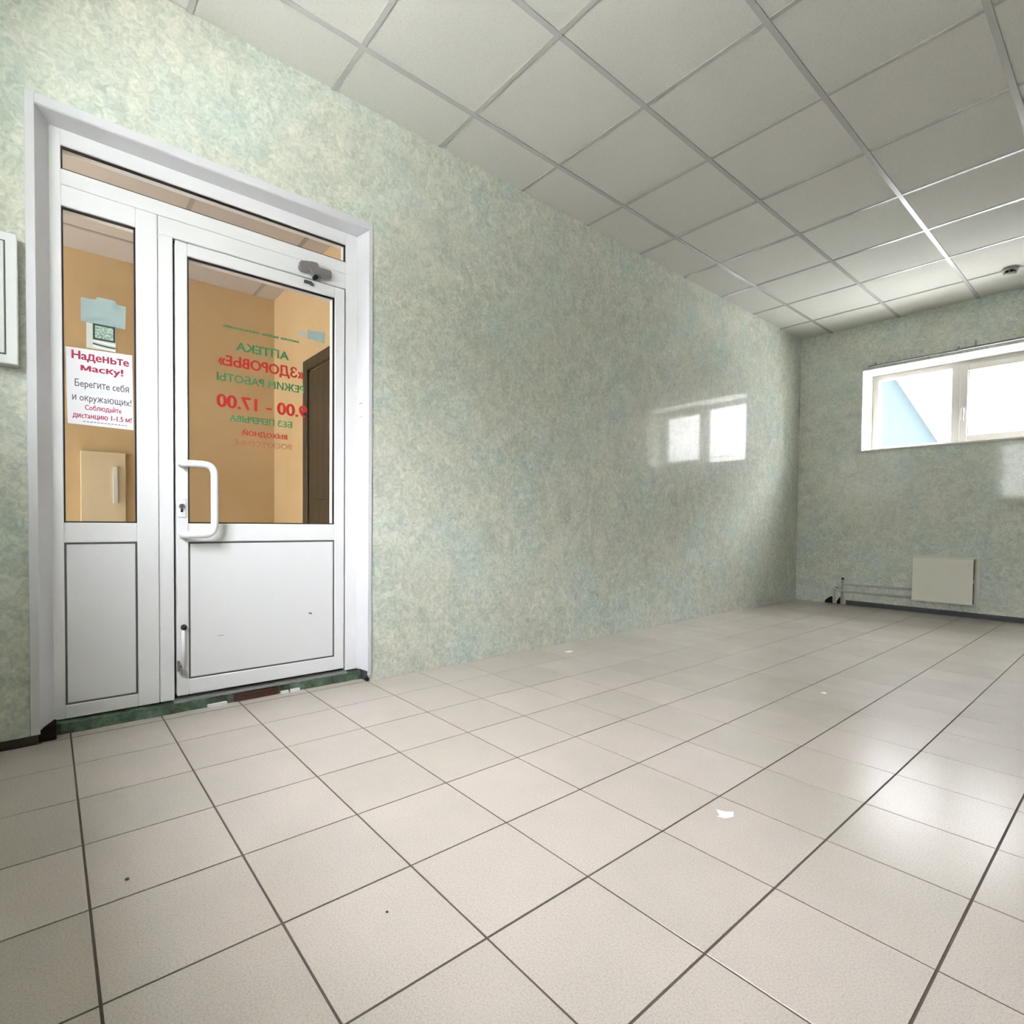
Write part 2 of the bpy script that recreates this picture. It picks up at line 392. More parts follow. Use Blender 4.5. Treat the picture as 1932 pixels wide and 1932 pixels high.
# ---- walls
DY0, DY1, DZ1 = -0.030, 1.250, 2.285            # door opening
wL = boxes('wall_left', [(XL - 0.2, XL, -2.6, DY0, 0.034, ZC + 0.03), (XL - 0.2, XL, -2.6, YR - 0.01, -0.12, 0.034), (XL - 0.2, XL, DY1, YB + 0.3, -0.12, ZC + 0.03), (XL - 0.2, XL, DY0, DY1, DZ1, ZC + 0.03)], M_WALL)
tag(wL, 'long sage green mottled wall with the white glazed door', 'wall', kind='structure')
WX0, WX1, WZ0, WZ1, WD = -1.985, -0.585, 1.592, 2.412, 0.30     # back window opening
wB = boxes('wall_back', [(XL, WX0, YB, YB + 0.42, -0.12, ZC + 0.03), (WX1, XR, YB, YB + 0.42, -0.12, ZC + 0.03),
                         (WX0, WX1, YB, YB + 0.42, -0.12, WZ0), (WX0, WX1, YB, YB + 0.42, WZ1, ZC + 0.03)], M_WALL)
tag(wB, 'shaded sage green mottled end wall with the high window', 'wall', kind='structure')
wR = box('wall_right', XR, XR + 0.2, YR - 0.3, YB + 0.3, -0.12, ZC + 0.03, M_WALL)
tag(wR, 'sage green mottled wall on the right side of the room', 'wall', kind='structure')
RX0, RX1, RZ0, RZ1, RT = -1.92, -0.48, 1.365, 2.42, 0.37
wRe = boxes('wall_rear', [(XL, RX0, YR - RT, YR, -0.12, ZC + 0.03), (RX1, XR, YR - RT, YR, -0.12, ZC + 0.03),
                          (RX0, RX1, YR - RT, YR, -0.12, RZ0), (RX0, RX1, YR - RT, YR, RZ1, ZC + 0.03)], M_WALL)
tag(wRe, 'sage green mottled wall behind the camera with wide window', 'wall', kind='structure')

# ---- windows
def window(name, x0, x1, z0, z1, yf, sgn, cols, label, mf=None):
    """frame front face at y = yf, outside towards sgn; cols: list of (x0, x1, sash?)"""
    wdw = empty(name, ((x0+x1)/2, yf, z0), label, 'window', kind='structure')
    def yy(a, b): return (min(yf + sgn*a, yf + sgn*b), max(yf + sgn*a, yf + sgn*b))
    f = 0.055; y0, y1 = yy(0, 0.07)
    box('window_frame', x0, x0+f, y0, y1, z0, z1, mf, wdw, 0.002); box('window_frame', x1-f, x1, y0, y1, z0, z1, mf, wdw, 0.002)
    box('window_frame', x0+f, x1-f, y0, y1, z0, z0+f, mf, wdw, 0.002); box('window_frame', x0+f, x1-f, y0, y1, z1-f, z1, mf, wdw, 0.002)
    for k, (a, b, sash) in enumerate(cols):
        if k: box('mullion', cols[k-1][1], a, y0, y1, z0+f, z1-f, mf, wdw, 0.002)
        u0, u1, v0, v1 = a, b, z0+f, z1-f
        if sash:
            s = 0.045; p, q = yy(-0.014, 0.05)
            s_ = empty('sash', ((a+b)/2, yf, v0)); s_.parent = wdw; s_.location = Vector(WLOC[s_.name]) - wl(wdw)
            box('sash_stile', u0-0.012, u0+s, p, q, v0-0.012, v1+0.012, mf, s_, 0.003); box('sash_stile', u1-s, u1+0.012, p, q, v0-0.012, v1+0.012, mf, s_, 0.003)
            box('sash_rail', u0+s, u1-s, p, q, v0-0.012, v0+s, mf, s_, 0.003); box('sash_rail', u0+s, u1-s, p, q, v1-s, v1+0.012, mf, s_, 0.003)
            u0, u1, v0, v1 = u0+s, u1-s, v0+s, v1-s
            hz = (v0+v1)/2 - 0.06; hx = u0 - s/2 - 0.004
            bm = bmesh.new(); p2, q2 = yy(-0.022, -0.014); bm_box(bm, hx-0.013, hx+0.013, p2, q2, hz-0.03, hz+0.03, 0.002)
            p2, q2 = yy(-0.05, -0.022); bm_box(bm, hx-0.008, hx+0.008, p2, q2, hz-0.01, hz+0.01, 0.002)
            p2, q2 = yy(-0.06, -0.045); bm_box(bm, hx-0.010, hx+0.010, p2, q2, hz-0.11, hz+0.012, 0.004)
            link('window_handle', mesh(bm, 'window_handle'), mf, s_)
        p, q = yy(0.026, 0.032)
        ring('gasket', 'y', u0, u1, v0, v1, 0.004, *yy(0.022, 0.036), M_GASK2, wdw)
        box('pane', u0, u1, p, q, v0, v1, M_GLASS, wdw)
    return wdw
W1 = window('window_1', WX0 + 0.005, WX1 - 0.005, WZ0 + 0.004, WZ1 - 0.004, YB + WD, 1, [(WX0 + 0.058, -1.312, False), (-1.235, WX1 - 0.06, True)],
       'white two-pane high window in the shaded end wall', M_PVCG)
# painted reveal boards and sill of that window
box('reveal_board', WX0, WX0 + 0.005, YB - 0.002, YB + WD, WZ0, WZ1, M_WREV, W1); box('reveal_board', WX1 - 0.005, WX1, YB - 0.002, YB + WD, WZ0, WZ1, M_WREV, W1)
box('reveal_board', WX0, WX1, YB - 0.002, YB + WD, WZ1 - 0.005, WZ1, M_WREV, W1); box('window_sill', WX0 - 0.004, WX1 + 0.004, YB - 0.012, YB + WD, WZ0 - 0.012, WZ0 + 0.004, M_WREV, W1)
NP = 2; st = (RX1 - RX0 - 0.12) / NP
W2 = window('window_2', RX0, RX1, RZ0, RZ1, YR - RT + 0.09, -1, [(RX0 + 0.06 + st*k + (0.03 if k else 0), RX0 + 0.06 + st*(k+1) - (0.03 if k < NP - 1 else 0), False) for k in range(NP)],
       'wide white window in the wall behind the camera', M_PVC)

# ---- vestibule behind the glazed door
VX, VY0, VY1, VZ = -4.43, -2.4, 1.345, 2.505
tag(box('wall_vestibule_far', VX - 0.15, VX, VY0 - 0.15, VY1 + 0.15, 0, VZ + 0.1, M_OCHRE), 'orange tan far wall of the entrance lobby behind the door glass', 'wall', kind='structure')
tag(box('wall_vestibule_right', VX, XL - 0.2, VY1, VY1 + 0.15, 0, VZ + 0.1, M_OCHRE), 'orange tan side wall of the lobby beside the dark brown door', 'wall', kind='structure')
tag(boxes('wall_vestibule_left', [(VX, -4.1, VY0 - 0.15, VY0, 0, VZ + 0.1), (-3.35, XL - 0.2, VY0 - 0.15, VY0, 0, VZ + 0.1), (-4.1, -3.35, VY0 - 0.15, VY0, 2.1, VZ + 0.1)], M_OCHRE),
    'orange tan end wall of the lobby with the added daylight opening', 'wall', kind='structure')
d3 = empty('added_light_door', (-3.72, VY0 - 0.1, 0), 'unseen glazed opening added at the lobby end for daylight', 'door', kind='structure')  # unseen entrance, added to let daylight into the lobby
box('door_frame', -4.1, -4.04, VY0 - 0.12, VY0 - 0.05, 0, 2.1, M_PVC, d3); box('door_frame', -3.41, -3.35, VY0 - 0.12, VY0 - 0.05, 0, 2.1, M_PVC, d3)
box('door_frame', -4.04, -3.41, VY0 - 0.12, VY0 - 0.05, 2.04, 2.1, M_PVC, d3); box('door_pane', -4.04, -3.41, VY0 - 0.09, VY0 - 0.084, 0.05, 2.04, M_GLASS, d3)
tag(box('floor', VX, XL - 0.101, VY0, VY1, -0.12, -0.001, M_TILE), 'beige floor of the lobby behind the glazed door', 'floor', kind='structure')
vc = tag(box('ceiling', VX, XL - 0.2, VY0, VY1, VZ + 0.004, VZ + 0.1, M_VCEIL), 'brownish panel ceiling of the lobby behind the door glass', 'ceiling', kind='structure')
for x in (-4.1, -3.5, -2.9): box('ceiling_tee', x - 0.012, x + 0.012, VY0, VY1, VZ, VZ + 0.006, M_VTEE, vc)
for y in (-1.8, -1.2, -0.6, 0.0, 0.6, 1.2): box('ceiling_tee', VX, XL - 0.2, y - 0.012, y + 0.012, VZ + 0.001, VZ + 0.006, M_VTEE, vc)
# dark brown door on the right lobby wall
d2 = empty('door_2', (-3.2, VY1, 0), 'dark brown wooden door seen through the door glass at right', 'door', kind='structure')
DT = 1.888
box('door_frame', -3.745, -3.665, VY1 - 0.025, VY1, 0, DT, M_BROWN, d2, 0.004); box('door_frame', -2.90, -2.83, VY1 - 0.025, VY1, 0, DT, M_BROWN, d2, 0.004)
box('door_frame', -3.665, -2.90, VY1 - 0.025, VY1, DT - 0.075, DT, M_BROWN, d2, 0.004)
lf = box('door_leaf', -3.655, -2.91, VY1 - 0.014, VY1 - 0.002, 0.01, DT - 0.085, M_BROWN, d2, 0.002)
for za, zb in ((0.15, 0.75), (0.95, 1.68)): box('door_panel', -3.55, -3.02, VY1 - 0.02, VY1 - 0.012, za, zb, M_BROWN, lf, 0.005)
# pale board standing at the far lobby wall, drawn for an unidentified pale shape
pb = empty('pale_upright', (VX + 0.02, 0.26, 0), 'pale cream board standing in the lobby below the mask notice', 'upright')
box('upright', VX + 0.002, VX + 0.03, 0.165, 0.40, 0.0, 1.25, M_CREAMB, pb, 0.003); box('upright_strip', VX + 0.03, VX + 0.045, 0.33, 0.355, 0.92, 1.16, M_CHIP, pb, 0.002)

# ================================================================== WHITE GLAZED DOOR SET
d1 = empty('door_1', (XF, 0.6, 0.04), 'white plastic door set with glazed leaf, sidelight and transom', 'door', kind='structure')
FX0, FX1 = XF - 0.065, XF
def fr_(name, y0, y1, z0, z1, parent=d1, dx=0.0): return box(name, FX0, FX1 + dx, y0, y1, z0, z1, M_PVC, parent, 0.0025)
ZB = 0.046
fr_('stile', -0.020, 0.050, ZB, 2.285); fr_('stile', 1.1665, 1.242, ZB, 2.285)
fr_('rail', 0.050, 1.1665, 2.217, 2.285); fr_('rail', 0.050, 1.1665, 2.0715, 2.130)
fr_('rail', 0.050, 0.282, 1.993, 2.070); fr_('rail', 0.3585, 1.1665, 1.995, 2.070)
fr_('mullion', 0.282, 0.3565, ZB, 2.070); fr_('mullion', 0.3585, 0.4105, ZB, 1.995)
fr_('rail', 0.050, 0.282, 0.723, 0.800); fr_('rail', 0.050, 0.282, ZB, 0.098)
def glaze(y0, y1, z0, z1, parent, name, gx=XF):
    p = box(name, gx - 0.028, gx - 0.021, y0, y1, z0, z1, M_GLASS, parent)
    ring('gasket', 'x', y0, y1, z0, z1, 0.0055, gx - 0.021, gx - 0.008, M_GASK, parent)
    return p
def infill(y0, y1, z0, z1, parent, gx=XF):
    ring('gasket', 'x', y0, y1, z0, z1, 0.007, gx - 0.02, gx - 0.004, M_GASK2, parent)
    return box('infill_panel', gx - 0.022, gx - 0.003, y0 + 0.007, y1 - 0.007, z0 + 0.007, z1 - 0.007, M_PVC2, parent, 0.0015)
glaze(0.050, 1.1665, 2.130, 2.217, d1, 'transom_pane')
glaze(0.050, 0.282, 0.800, 1.993, d1, 'sidelight_pane')
infill(0.050, 0.282, 0.098, 0.723, d1)
# dark rebate behind the leaf gap
ring('rebate_seal', 'x', 0.4105, 1.1665, 0.046, 1.995, 0.012, FX0 + 0.002, XF - 0.035, M_GASK, d1)
# leaf
LX = XF + 0.006
leaf = empty('door_leaf', (XF, 0.79, 0.055)); leaf.parent = d1; leaf.location = Vector(WLOC[leaf.name]) - wl(d1)
def lfr(name, y0, y1, z0, z1): return box(name, FX0, LX, y0, y1, z0, z1, M_PVC, leaf, 0.003)
LZ0, LZ1 = 0.061, 1.988
lfr('leaf_stile', 0.4185, 0.463, LZ0, LZ1); lfr('leaf_stile', 1.108, 1.1585, LZ0, LZ1)
lfr('leaf_rail', 0.463, 1.108, 1.934, LZ1); lfr('leaf_rail', 0.463, 1.108, 0.720, 0.800); lfr('leaf_rail', 0.463, 1.108, LZ0, 0.128)
glaze(0.463, 1.108, 0.800, 1.934, leaf, 'leaf_pane', LX)
infill(0.463, 1.108, 0.128, 0.720, leaf, LX)
# pull handle: a wide white bow
hx = LX + 0.052
path = fillet([(LX - 0.004, 0.441, 1.052), (hx - 0.012, 0.441, 1.052), (hx, 0.462, 1.052), (hx, 0.553, 1.052), (hx, 0.553, 0.752), (hx, 0.462, 0.752), (hx - 0.012, 0.441, 0.752), (LX - 0.004, 0.441, 0.752)], 0.062, 8)
h_ = tube('pull_handle', path, 0.0150, M_PVC, leaf, 14, 0.0155)
bm = bmesh.new(); bm_box(bm, LX - 0.001, LX + 0.005, 0.4235, 0.454, 0.825, 0.905, 0.002); link('lock_plate', mesh(bm), M_PVC, leaf)
bm = bmesh.new(); bm_tube(bm, [(LX + 0.004, 0.438, 0.872), (LX + 0.012, 0.438, 0.872)], 0.0115, 16); link('lock_cylinder', mesh(bm), M_METAL, leaf)
bm = bmesh.new(); bm_box(bm, LX + 0.0121, LX + 0.0126, 0.4365, 0.4395, 0.866, 0.878); bm_box(bm, LX + 0.004, LX + 0.008, 0.4335, 0.4425, 0.848, 0.863, 0.001); link('keyhole', mesh(bm), M_BLACK, leaf)
# shoot bolt low on the lock stile
tube('bolt_rod', [(LX + 0.010, 0.441, 0.345), (LX + 0.010, 0.441, 0.165)], 0.0075, M_PVC, leaf, 10)
bm = bmesh.new(); bmesh.ops.create_uvsphere(bm, u_segments=14, v_segments=10, radius=0.0125, matrix=Matrix.Translation((LX + 0.013, 0.4425, 0.357))); link('bolt_knob', mesh(bm), M_BLACK, leaf, smooth=True)
boxes('bolt_guide', [(LX, LX + 0.017, 0.433, 0.450, 0.150, 0.166), (LX, LX + 0.012, 0.4285, 0.449, 0.185, 0.195), (LX - 0.002, LX + 0.012, 0.419, 0.427, 0.17, 0.215)], M_METAL, leaf, 0.001)
# scuff marks: small dents on the lower panel
boxes('scuff', [(LX - 0.0032, LX - 0.0022, 0.978, 0.992, 0.360, 0.365), (LX - 0.0032, LX - 0.0024, 0.986, 0.996, 0.357, 0.361)], M_GASK2, leaf)
boxes('scuff', [(LX - 0.0032, LX - 0.0026, 0.575, 0.602, 0.301, 0.3025)], M_GASK2, leaf)
# door closer left on the head of the frame
cl = empty('door_closer', (XF, 1.02, 2.03)); cl.parent = d1; cl.location = Vector(WLOC[cl.name]) - wl(d1)
prism('closer_body', [(0.925, 2.025), (0.93, 2.055), (0.965, 2.064), (1.005, 2.062), (1.012, 2.05), (1.075, 2.052), (1.082, 2.045), (1.080, 2.012), (1.035, 2.006), (1.0, 2.018), (0.955, 2.012), (0.935, 2.012)], 'x', XF, XF + 0.030, M_METAL, cl, 0.003)
prism('closer_cover', [(0.962, 2.030), (0.972, 2.062), (1.008, 2.064), (1.022, 2.036), (1.01, 2.008), (0.985, 2.004)], 'x', XF + 0.030, XF + 0.040, M_METAL, cl, 0.003)
bm = bmesh.new(); bm_tube(bm, [(XF + 0.004, 1.005, 2.000), (XF + 0.026, 1.005, 2.000)], 0.011, 14); link('pivot', mesh(bm), M_BLACK, cl)
bm = bmesh.new(); bm_tube(bm, [(XF + 0.004, 1.032, 1.999), (XF + 0.034, 1.032, 1.999)], 0.0065, 12); link('valve_screw', mesh(bm), M_CHROME, cl)
boxes('arm_bracket', [(LX, LX + 0.012, 0.952, 0.990, 1.962, 1.976), (LX + 0.004, LX + 0.016, 0.978, 0.996, 1.956, 1.968)], M_PLINTH, leaf, 0.002)

# mirrored vinyl lettering on the outside of the leaf glass (read from the lobby)
K = 1.0075
def gy(y): return y * K
def gz(z): return CAMZ + (z - CAMZ) * K
TX_ = LX - 0.0285
def vin(body, y0, y1, z0, z1, m, bold): text('lettering', body, gy(y0), gy(y1), gz(z0), gz(z1), TX_, m, leaf, True, bold)
vin('АПТЕКА', 0.655, 0.884, 1.580, 1.619, M_GREEN, 0.030)
vin('«ЗДОРОВЬЕ»', 0.583, 0.954, 1.494, 1.552, M_RED, 0.034)
vin('РЕЖИМ РАБОТЫ', 0.577, 0.957, 1.434, 1.470, M_GREEN, 0.020)
vin('9.00 - 17.00', 0.577, 0.970, 1.318, 1.374, M_RED, 0.034)
vin('БЕЗ ПЕРЕРЫВА', 0.628, 0.899, 1.260, 1.290, M_GREEN, 0.028)
vin('ВЫХОДНОЙ:', 0.674, 0.877, 1.198, 1.232, M_RED, 0.024)
vin('ВОСКРЕСЕНЬЕ', 0.647, 0.897, 1.156, 1.182, M_REDT, 0.0)
# top line: three words too small to read, kept as a row of tiny strokes
bm = bmesh.new()
for a_, b_ in ((0.848, 0.934), (0.764, 0.838), (0.603, 0.756)):
    y = a_
    while y < b_ - 0.004:
        bm_box(bm, TX_, TX_ + 0.0004, gy(y), gy(y + 0.0075), gz(1.672), gz(1.681 + (0.002 if random.random() < 0.2 else 0))); y += 0.0095
link('lettering', mesh(bm), M_GREEN, leaf)

# stickers on the outside of the glass and the notice on the room side
def sticker(name, poly, m, label, gx=XF):
    o = prism(name, [(gy(y), gz(z)) for y, z in poly], 'x', gx - 0.0292, gx - 0.0283, m)
    return tag(o, label, 'sticker', 'stickers on the door glass')
sticker('sticker', [(0.929, 1.732), (0.966, 1.731), (0.966, 1.706), (0.932, 1.708)], M_TEALW, 'tiny grey sticker on the door glass left of the light blue one', LX)
sticker('sticker', [(0.974, 1.746), (1.060, 1.751), (1.056, 1.699), (0.974, 1.704)], M_TEAL, 'light blue rectangular sticker high on the door glass near brown door', LX)
sticker('sticker', [(0.106, 1.577), (0.106, 1.668), (0.150, 1.670), (0.158, 1.682), (0.212, 1.682), (0.222, 1.668), (0.249, 1.668), (0.246, 1.577)], M_TEAL, 'pale teal stepped sticker at the top of the sidelight glass')
bc = empty('badge_card', (XF - 0.02, gy(0.168), gz(1.478)), 'small pale card with dark green bordered emblem above the mask notice', 'card')
bx0 = XF - 0.0205
def gbox(name, y0, y1, z0, z1, a, b, m, p): return box(name, bx0 + a, bx0 + b, gy(y0), gy(y1), gz(z0), gz(z1), m, p)
gbox('card', 0.122, 0.214, 1.4775, 1.574, 0.0, 0.0008, M_TEALW, bc)
gbox('emblem_border', 0.142, 0.213, 1.513, 1.5755, 0.0008, 0.0012, M_BADGE, bc)
gbox('emblem', 0.149, 0.206, 1.520, 1.568, 0.0012, 0.0016, M_BADGE2, bc)
for k, zc in enumerate((1.506, 1.494, 1.484)):
    pts = [(gy(0.142 + 0.0715 * t), gz(zc + 0.006 * (1 - t) ** 2)) for t in [q / 8 for q in range(9)]]
    pts += [(y, z - 0.005) for y, z in pts[::-1]]
    prism('wave_stripe', pts, 'x', bx0 + 0.0008, bx0 + 0.0012, M_PAPER if k != 1 else M_BADGE, bc)
nt_ = empty('mask_notice', (XF - 0.02, gy(0.165), gz(1.178)), 'white paper notice asking to wear a mask, taped to the sidelight', 'notice')
prism('sheet', [(gy(0.064), gz(1.179)), (gy(0.057), gz(1.468)), (gy(0.268), gz(1.476)), (gy(0.271), gz(1.176))], 'x', XF - 0.0195, XF - 0.0187, M_PAPER, nt_)
nx = XF - 0.0186
def ntx(body, y0, y1, z0, z1, m, bold): text('print', body, gy(y0), gy(y1), gz(z0), gz(z1), nx, m, nt_, False, bold, 0.0002)
ntx('Наденьте', 0.078, 0.256, 1.421, 1.459, M_CRIM, 0.030)
ntx('маску!', 0.105, 0.237, 1.378, 1.412, M_CRIM, 0.030)
ntx('Берегите себя', 0.086, 0.256, 1.315, 1.352, M_INK, 0.008)
ntx('и окружающих!', 0.078, 0.264, 1.262, 1.296, M_INK, 0.008)
ntx('Соблюдайте', 0.116, 0.231, 1.233, 1.258, M_CRIM, 0.020)
ntx('дистанцию 1-1.5 м!', 0.079, 0.264, 1.200, 1.224, M_CRIM, 0.024)
bm = bmesh.new()
for y in [0.110 + 0.011 * k for k in range(13)]:
    bm_box(bm, nx, nx + 0.0002, gy(y), gy(y + 0.0075), gz(1.190), gz(1.1925))
link('fine_print', mesh(bm), M_INK, nt_)

# ---- plastic reveals and casing round the door
t1 = empty('trim_1', (XL, 0.6, 0), 'white plastic reveal boards and casing round the door opening', 'trim', kind='structure')
def rev(name, pts, z0, z1): return prism(name, pts, 'z', z0, z1, M_REVEAL, t1)
rev('reveal_board', [(XL + 0.002, -0.023), (XF, 0.016), (XF, 0.006), (XL + 0.002, -0.033)], 0.05, 2.277)
rev('reveal_board', [(XL + 0.002, 1.242), (XF, 1.226), (XF, 1.236), (XL + 0.002, 1.252)], 0.052, 2.277)
box('reveal_board', XF, XL + 0.002, -0.033, 1.252, 2.275, 2.284, M_REVEAL, t1)
box('casing', XL, XL + 0.006, -0.050, -0.023, 0.036, 2.312, M_REVEAL, t1, 0.001); box('casing', XL, XL + 0.006, 1.242, 1.262, 0.03, 2.312, M_REVEAL, t1, 0.001)
box('casing', XL, XL + 0.006, -0.023, 1.242, 2.277, 2.312, M_REVEAL, t1, 0.001)
# dirty bottom ends of the right reveal
box('board_end', XF + 0.012, XL - 0.006, 1.2405, 1.249, 0.0, 0.052, M_PLINTH, t1); box('board_end', XL - 0.012, XL + 0.004, 1.236, 1.252, 0.004, 0.018, M_DARK, t1)
mc = empty('magnetic_contact', (XL - 0.05, 1.232, 1.36), 'two-piece white magnetic contact on the right door reveal', 'contact')
for za, zb in ((1.352, 1.397), (1.420, 1.462)): box('contact_block', -2.664, -2.638, 1.2215, 1.236, za, zb, M_PVC, mc, 0.002)

# ---- base under the door, threshold and rubble
tb = empty('trim_2', (-2.68, 0.6, 0), 'green painted concrete step under the white door frame', 'trim', kind='structure')
bm = bmesh.new(); N = 60; ya, yb = -0.028, 1.238
prev = None
for k in range(N + 1):
    y = ya + (yb - ya) * k / N
    jx = random.uniform(-0.003, 0.003); jz = random.uniform(-0.002, 0.001); hol = 0.022 if 0.60 < y < 0.86 else (0.03 if y < 0.02 else 0.0)
    cur = [bm.verts.new(p) for p in ((-2.655 - hol + jx, y, -0.004), (-2.662 - hol + jx, y, 0.038 + jz), (-2.80, y, 0.038), (-2.80, y, -0.004))]
    if prev:
        for q in range(4): bm.faces.new((prev[q], cur[q], cur[(q+1) % 4], prev[(q+1) % 4]))
    else: bm.faces.new(cur)
    prev = cur
bm.faces.new(prev[::-1]); link('step', mesh(bm), M_BASE, tb)
box('threshold_strip', -2.72, -2.668, 0.405, 1.17, 0.036, 0.046, M_ALU, tb, 0.001)
o = box('scrap_board', -2.676, -2.654, 0.635, 0.825, 0.001, 0.032, M_WOODD, None, 0.002); tag(o, 'dark red-brown wood scrap in the gap under the door', 'wood scrap')
def chip(name, poly, z0, z1, m, label, cat='chip', grp=None):
    o = prism(name, poly, 'z', z0, z1, m); return tag(o, label, cat, grp)
chip('plaster_chip', [(-2.652, 0.525), (-2.654, 0.600), (-2.642, 0.603), (-2.640, 0.56), (-2.643, 0.527)], 0.0005, 0.014, M_CHIP, 'long white plaster chip under the lock side of the door', 'plaster chip', 'chips along the door step')
chip('plaster_chip', [(-2.652, 0.832), (-2.652, 0.866), (-2.641, 0.868), (-2.640, 0.834)], 0.0005, 0.014, M_CHIP, 'white plaster chip beside the dark wood scrap', 'plaster chip', 'chips along the door step')
chip('plaster_chip', [(-2.652, 0.876), (-2.652, 0.918), (-2.642, 0.920), (-2.640, 0.878)], 0.0005, 0.015, M_CHIP, 'white plaster chip, rightmost along the door step', 'plaster chip', 'chips along the door step')
chip('plaster_chip', [(-0.775, 1.418), (-0.772, 1.432), (-0.795, 1.452), (-0.772, 1.462), (-0.756, 1.480), (-0.750, 1.466), (-0.742, 1.452), (-0.752, 1.430)], 0.0004, 0.0022, M_CHIP, 'white jagged paint flake on the floor tiles in mid room', 'paint flake')
chip('plaster_chip', [(-2.415, 2.50), (-2.405, 2.545), (-2.39, 2.555), (-2.385, 2.51)], 0.0004, 0.004, M_CHIP, 'white flake on the floor close to the long wall', 'paint flake')
chip('plaster_chip', [(-1.045, 2.875), (-1.035, 2.90), (-1.022, 2.895), (-1.02, 2.878)], 0.0004, 0.002, M_CHIP, 'small pale flake on the far floor before the radiator', 'paint flake')
def grit(x, y, r, label):
    bm = bmesh.new(); bmesh.ops.create_icosphere(bm, subdivisions=1, radius=r)
    for v in bm.verts: v.co *= random.uniform(0.75, 1.25); v.co.z *= 0.6
    zmin = min(v.co.z for v in bm.verts)
    for v in bm.verts: v.co += Vector((x, y, 0.0003 - zmin))
    tag(link('grit', mesh(bm), M_SPECK), label, 'grit')
grit(-1.485, 0.132, 0.0042, 'dark crumb of dirt on the front left floor tiles')
grit(-1.018, 0.534, 0.0030, 'tiny dark crumb on the floor tile in front centre')

# ---- plinths
b1 = empty('baseboard_left', (XL, -0.2, 0), 'black-brown plinth under the wall left of the door', 'baseboard', kind='structure')
box('plinth_strip', -2.640, XL + 0.004, YR, -0.031, 0.0, 0.034, M_PLINTHB, b1, 0.002); box('plinth_cap', -2.70, XL - 0.012, -0.03, 0.022, 0.0, 0.052, M_DARK, b1, 0.003)
b2 = empty('baseboard_back', (-0.1, YB, 0), 'dark grey plinth along the foot of the end wall', 'baseboard', kind='structure')
prism('plinth_strip', [(YB, 0.0), (YB - 0.016, 0.0), (YB - 0.016, 0.030), (YB - 0.008, 0.045), (YB, 0.047)], 'x', -2.085, XR, M_PLINTH, b2)

# ================================================================== THINGS
# ---- electrical box left of the door
eb = empty('electrical_box', (XL, -0.24, 1.35), 'white wall box with hinged cover left of the door', 'electrical box')
EX = XL + 0.055; s_ = (-EX) / 2.593
def ez(z): return CAMZ + (z - CAMZ) * s_
e0, e1, ez0, ez1 = -0.40, -0.070, ez(1.350), ez(1.803)
box('body', XL, EX, e0, e1, ez0, ez1, M_BOX, eb, 0.003); box('cover_seam', EX - 0.001, EX + 0.0006, e0 + 0.028, e1 - 0.030, ez0 + 0.030, ez1 - 0.030, M_GASK2, eb)
cv = box('cover', EX - 0.001, EX + 0.005, e0 + 0.031, e1 - 0.034, ez0 + 0.034, ez1 - 0.034, M_BOX, eb, 0.002)
bm = bmesh.new(); bm_tube(bm, [(EX + 0.004, -0.132, ez(1.585)), (EX + 0.014, -0.132, ez(1.585))], 0.008, 14); link('latch', mesh(bm), M_BLACK, cv)

# ---- radiator
rd = empty('radiator', (-1.28, YB - 0.05, 0.12), 'cream flat-fronted wall radiator low on the end wall', 'radiator')
ry0 = YB - 0.085
box('back_plate', -1.51, -1.012, YB - 0.006, YB, 0.125, 0.545, M_RAD, rd, 0.001)
box('front_cover', -1.500, -1.046, ry0, ry0 + 0.012, 0.125, 0.532, M_RAD, rd, 0.004)
box('top_cover', -1.500, -1.046, ry0 + 0.012, YB - 0.006, 0.524, 0.534, M_RAD, rd, 0.001)
bm = bmesh.new()
for k in range(14): bm_box(bm, -1.49 + k*0.033, -1.487 + k*0.033, ry0 + 0.014, YB - 0.008, 0.15, 0.50)
link('convector_fins', mesh(bm), M_DARK, rd)
box('side_slot', -1.062, -1.054, ry0 + 0.012, YB - 0.006, 0.13, 0.524, M_DARK, rd)
box('side_bracket', -1.052, -1.046, ry0 + 0.012, YB - 0.006, 0.315, 0.345, M_RAD, rd)
box('lower_lip', -1.500, -1.046, ry0, ry0 + 0.03, 0.119, 0.126, M_RAD, rd, 0.001)

# ---- heating pipes
hp = empty('heating_pipes', (-1.85, YB - 0.04, 0), 'pair of thin heating pipes running to the radiator', 'pipes')
py = YB - 0.040
tube('pipe', fillet([(-2.118, py, 0.004), (-2.118, py, 0.218), (-1.512, py, 0.218)], 0.02), 0.0105, M_PIPE, hp, 10)
tube('pipe', fillet([(-2.192, py, 0.004), (-2.192, py, 0.168), (-2.14, py - 0.012, 0.142), (-2.09, py, 0.142), (-1.512, py, 0.142)], 0.02), 0.0105, M_PIPE, hp, 10)
tube('riser_stub', [(-2.118, py, 0.215), (-2.118, py, 0.262)], 0.0125, M_PIPE, hp, 10); tube('vent_cap', [(-2.112, py, 0.262), (-2.110, py, 0.282)], 0.012, M_BLACK, hp, 10)
tube('valve', [(-2.170, py - 0.03, 0.190), (-2.150, py - 0.005, 0.196)], 0.011, M_PVC, hp, 10); tube('valve_stem', [(-2.165, py, 0.168), (-2.158, py, 0.212)], 0.008, M_METAL, hp, 10)
prism('wall_hole', [(-2.292, 0.001), (-2.285, 0.028), (-2.262, 0.052), (-2.232, 0.072), (-2.208, 0.068), (-2.206, 0.001)], 'y', YB - 0.006, YB - 0.0005, M_DARK, hp)
prism('wall_hole', [(-2.178, 0.001), (-2.172, 0.03), (-2.152, 0.062), (-2.136, 0.082), (-2.130, 0.001)], 'y', YB - 0.006, YB - 0.0005, M_DARK, hp)

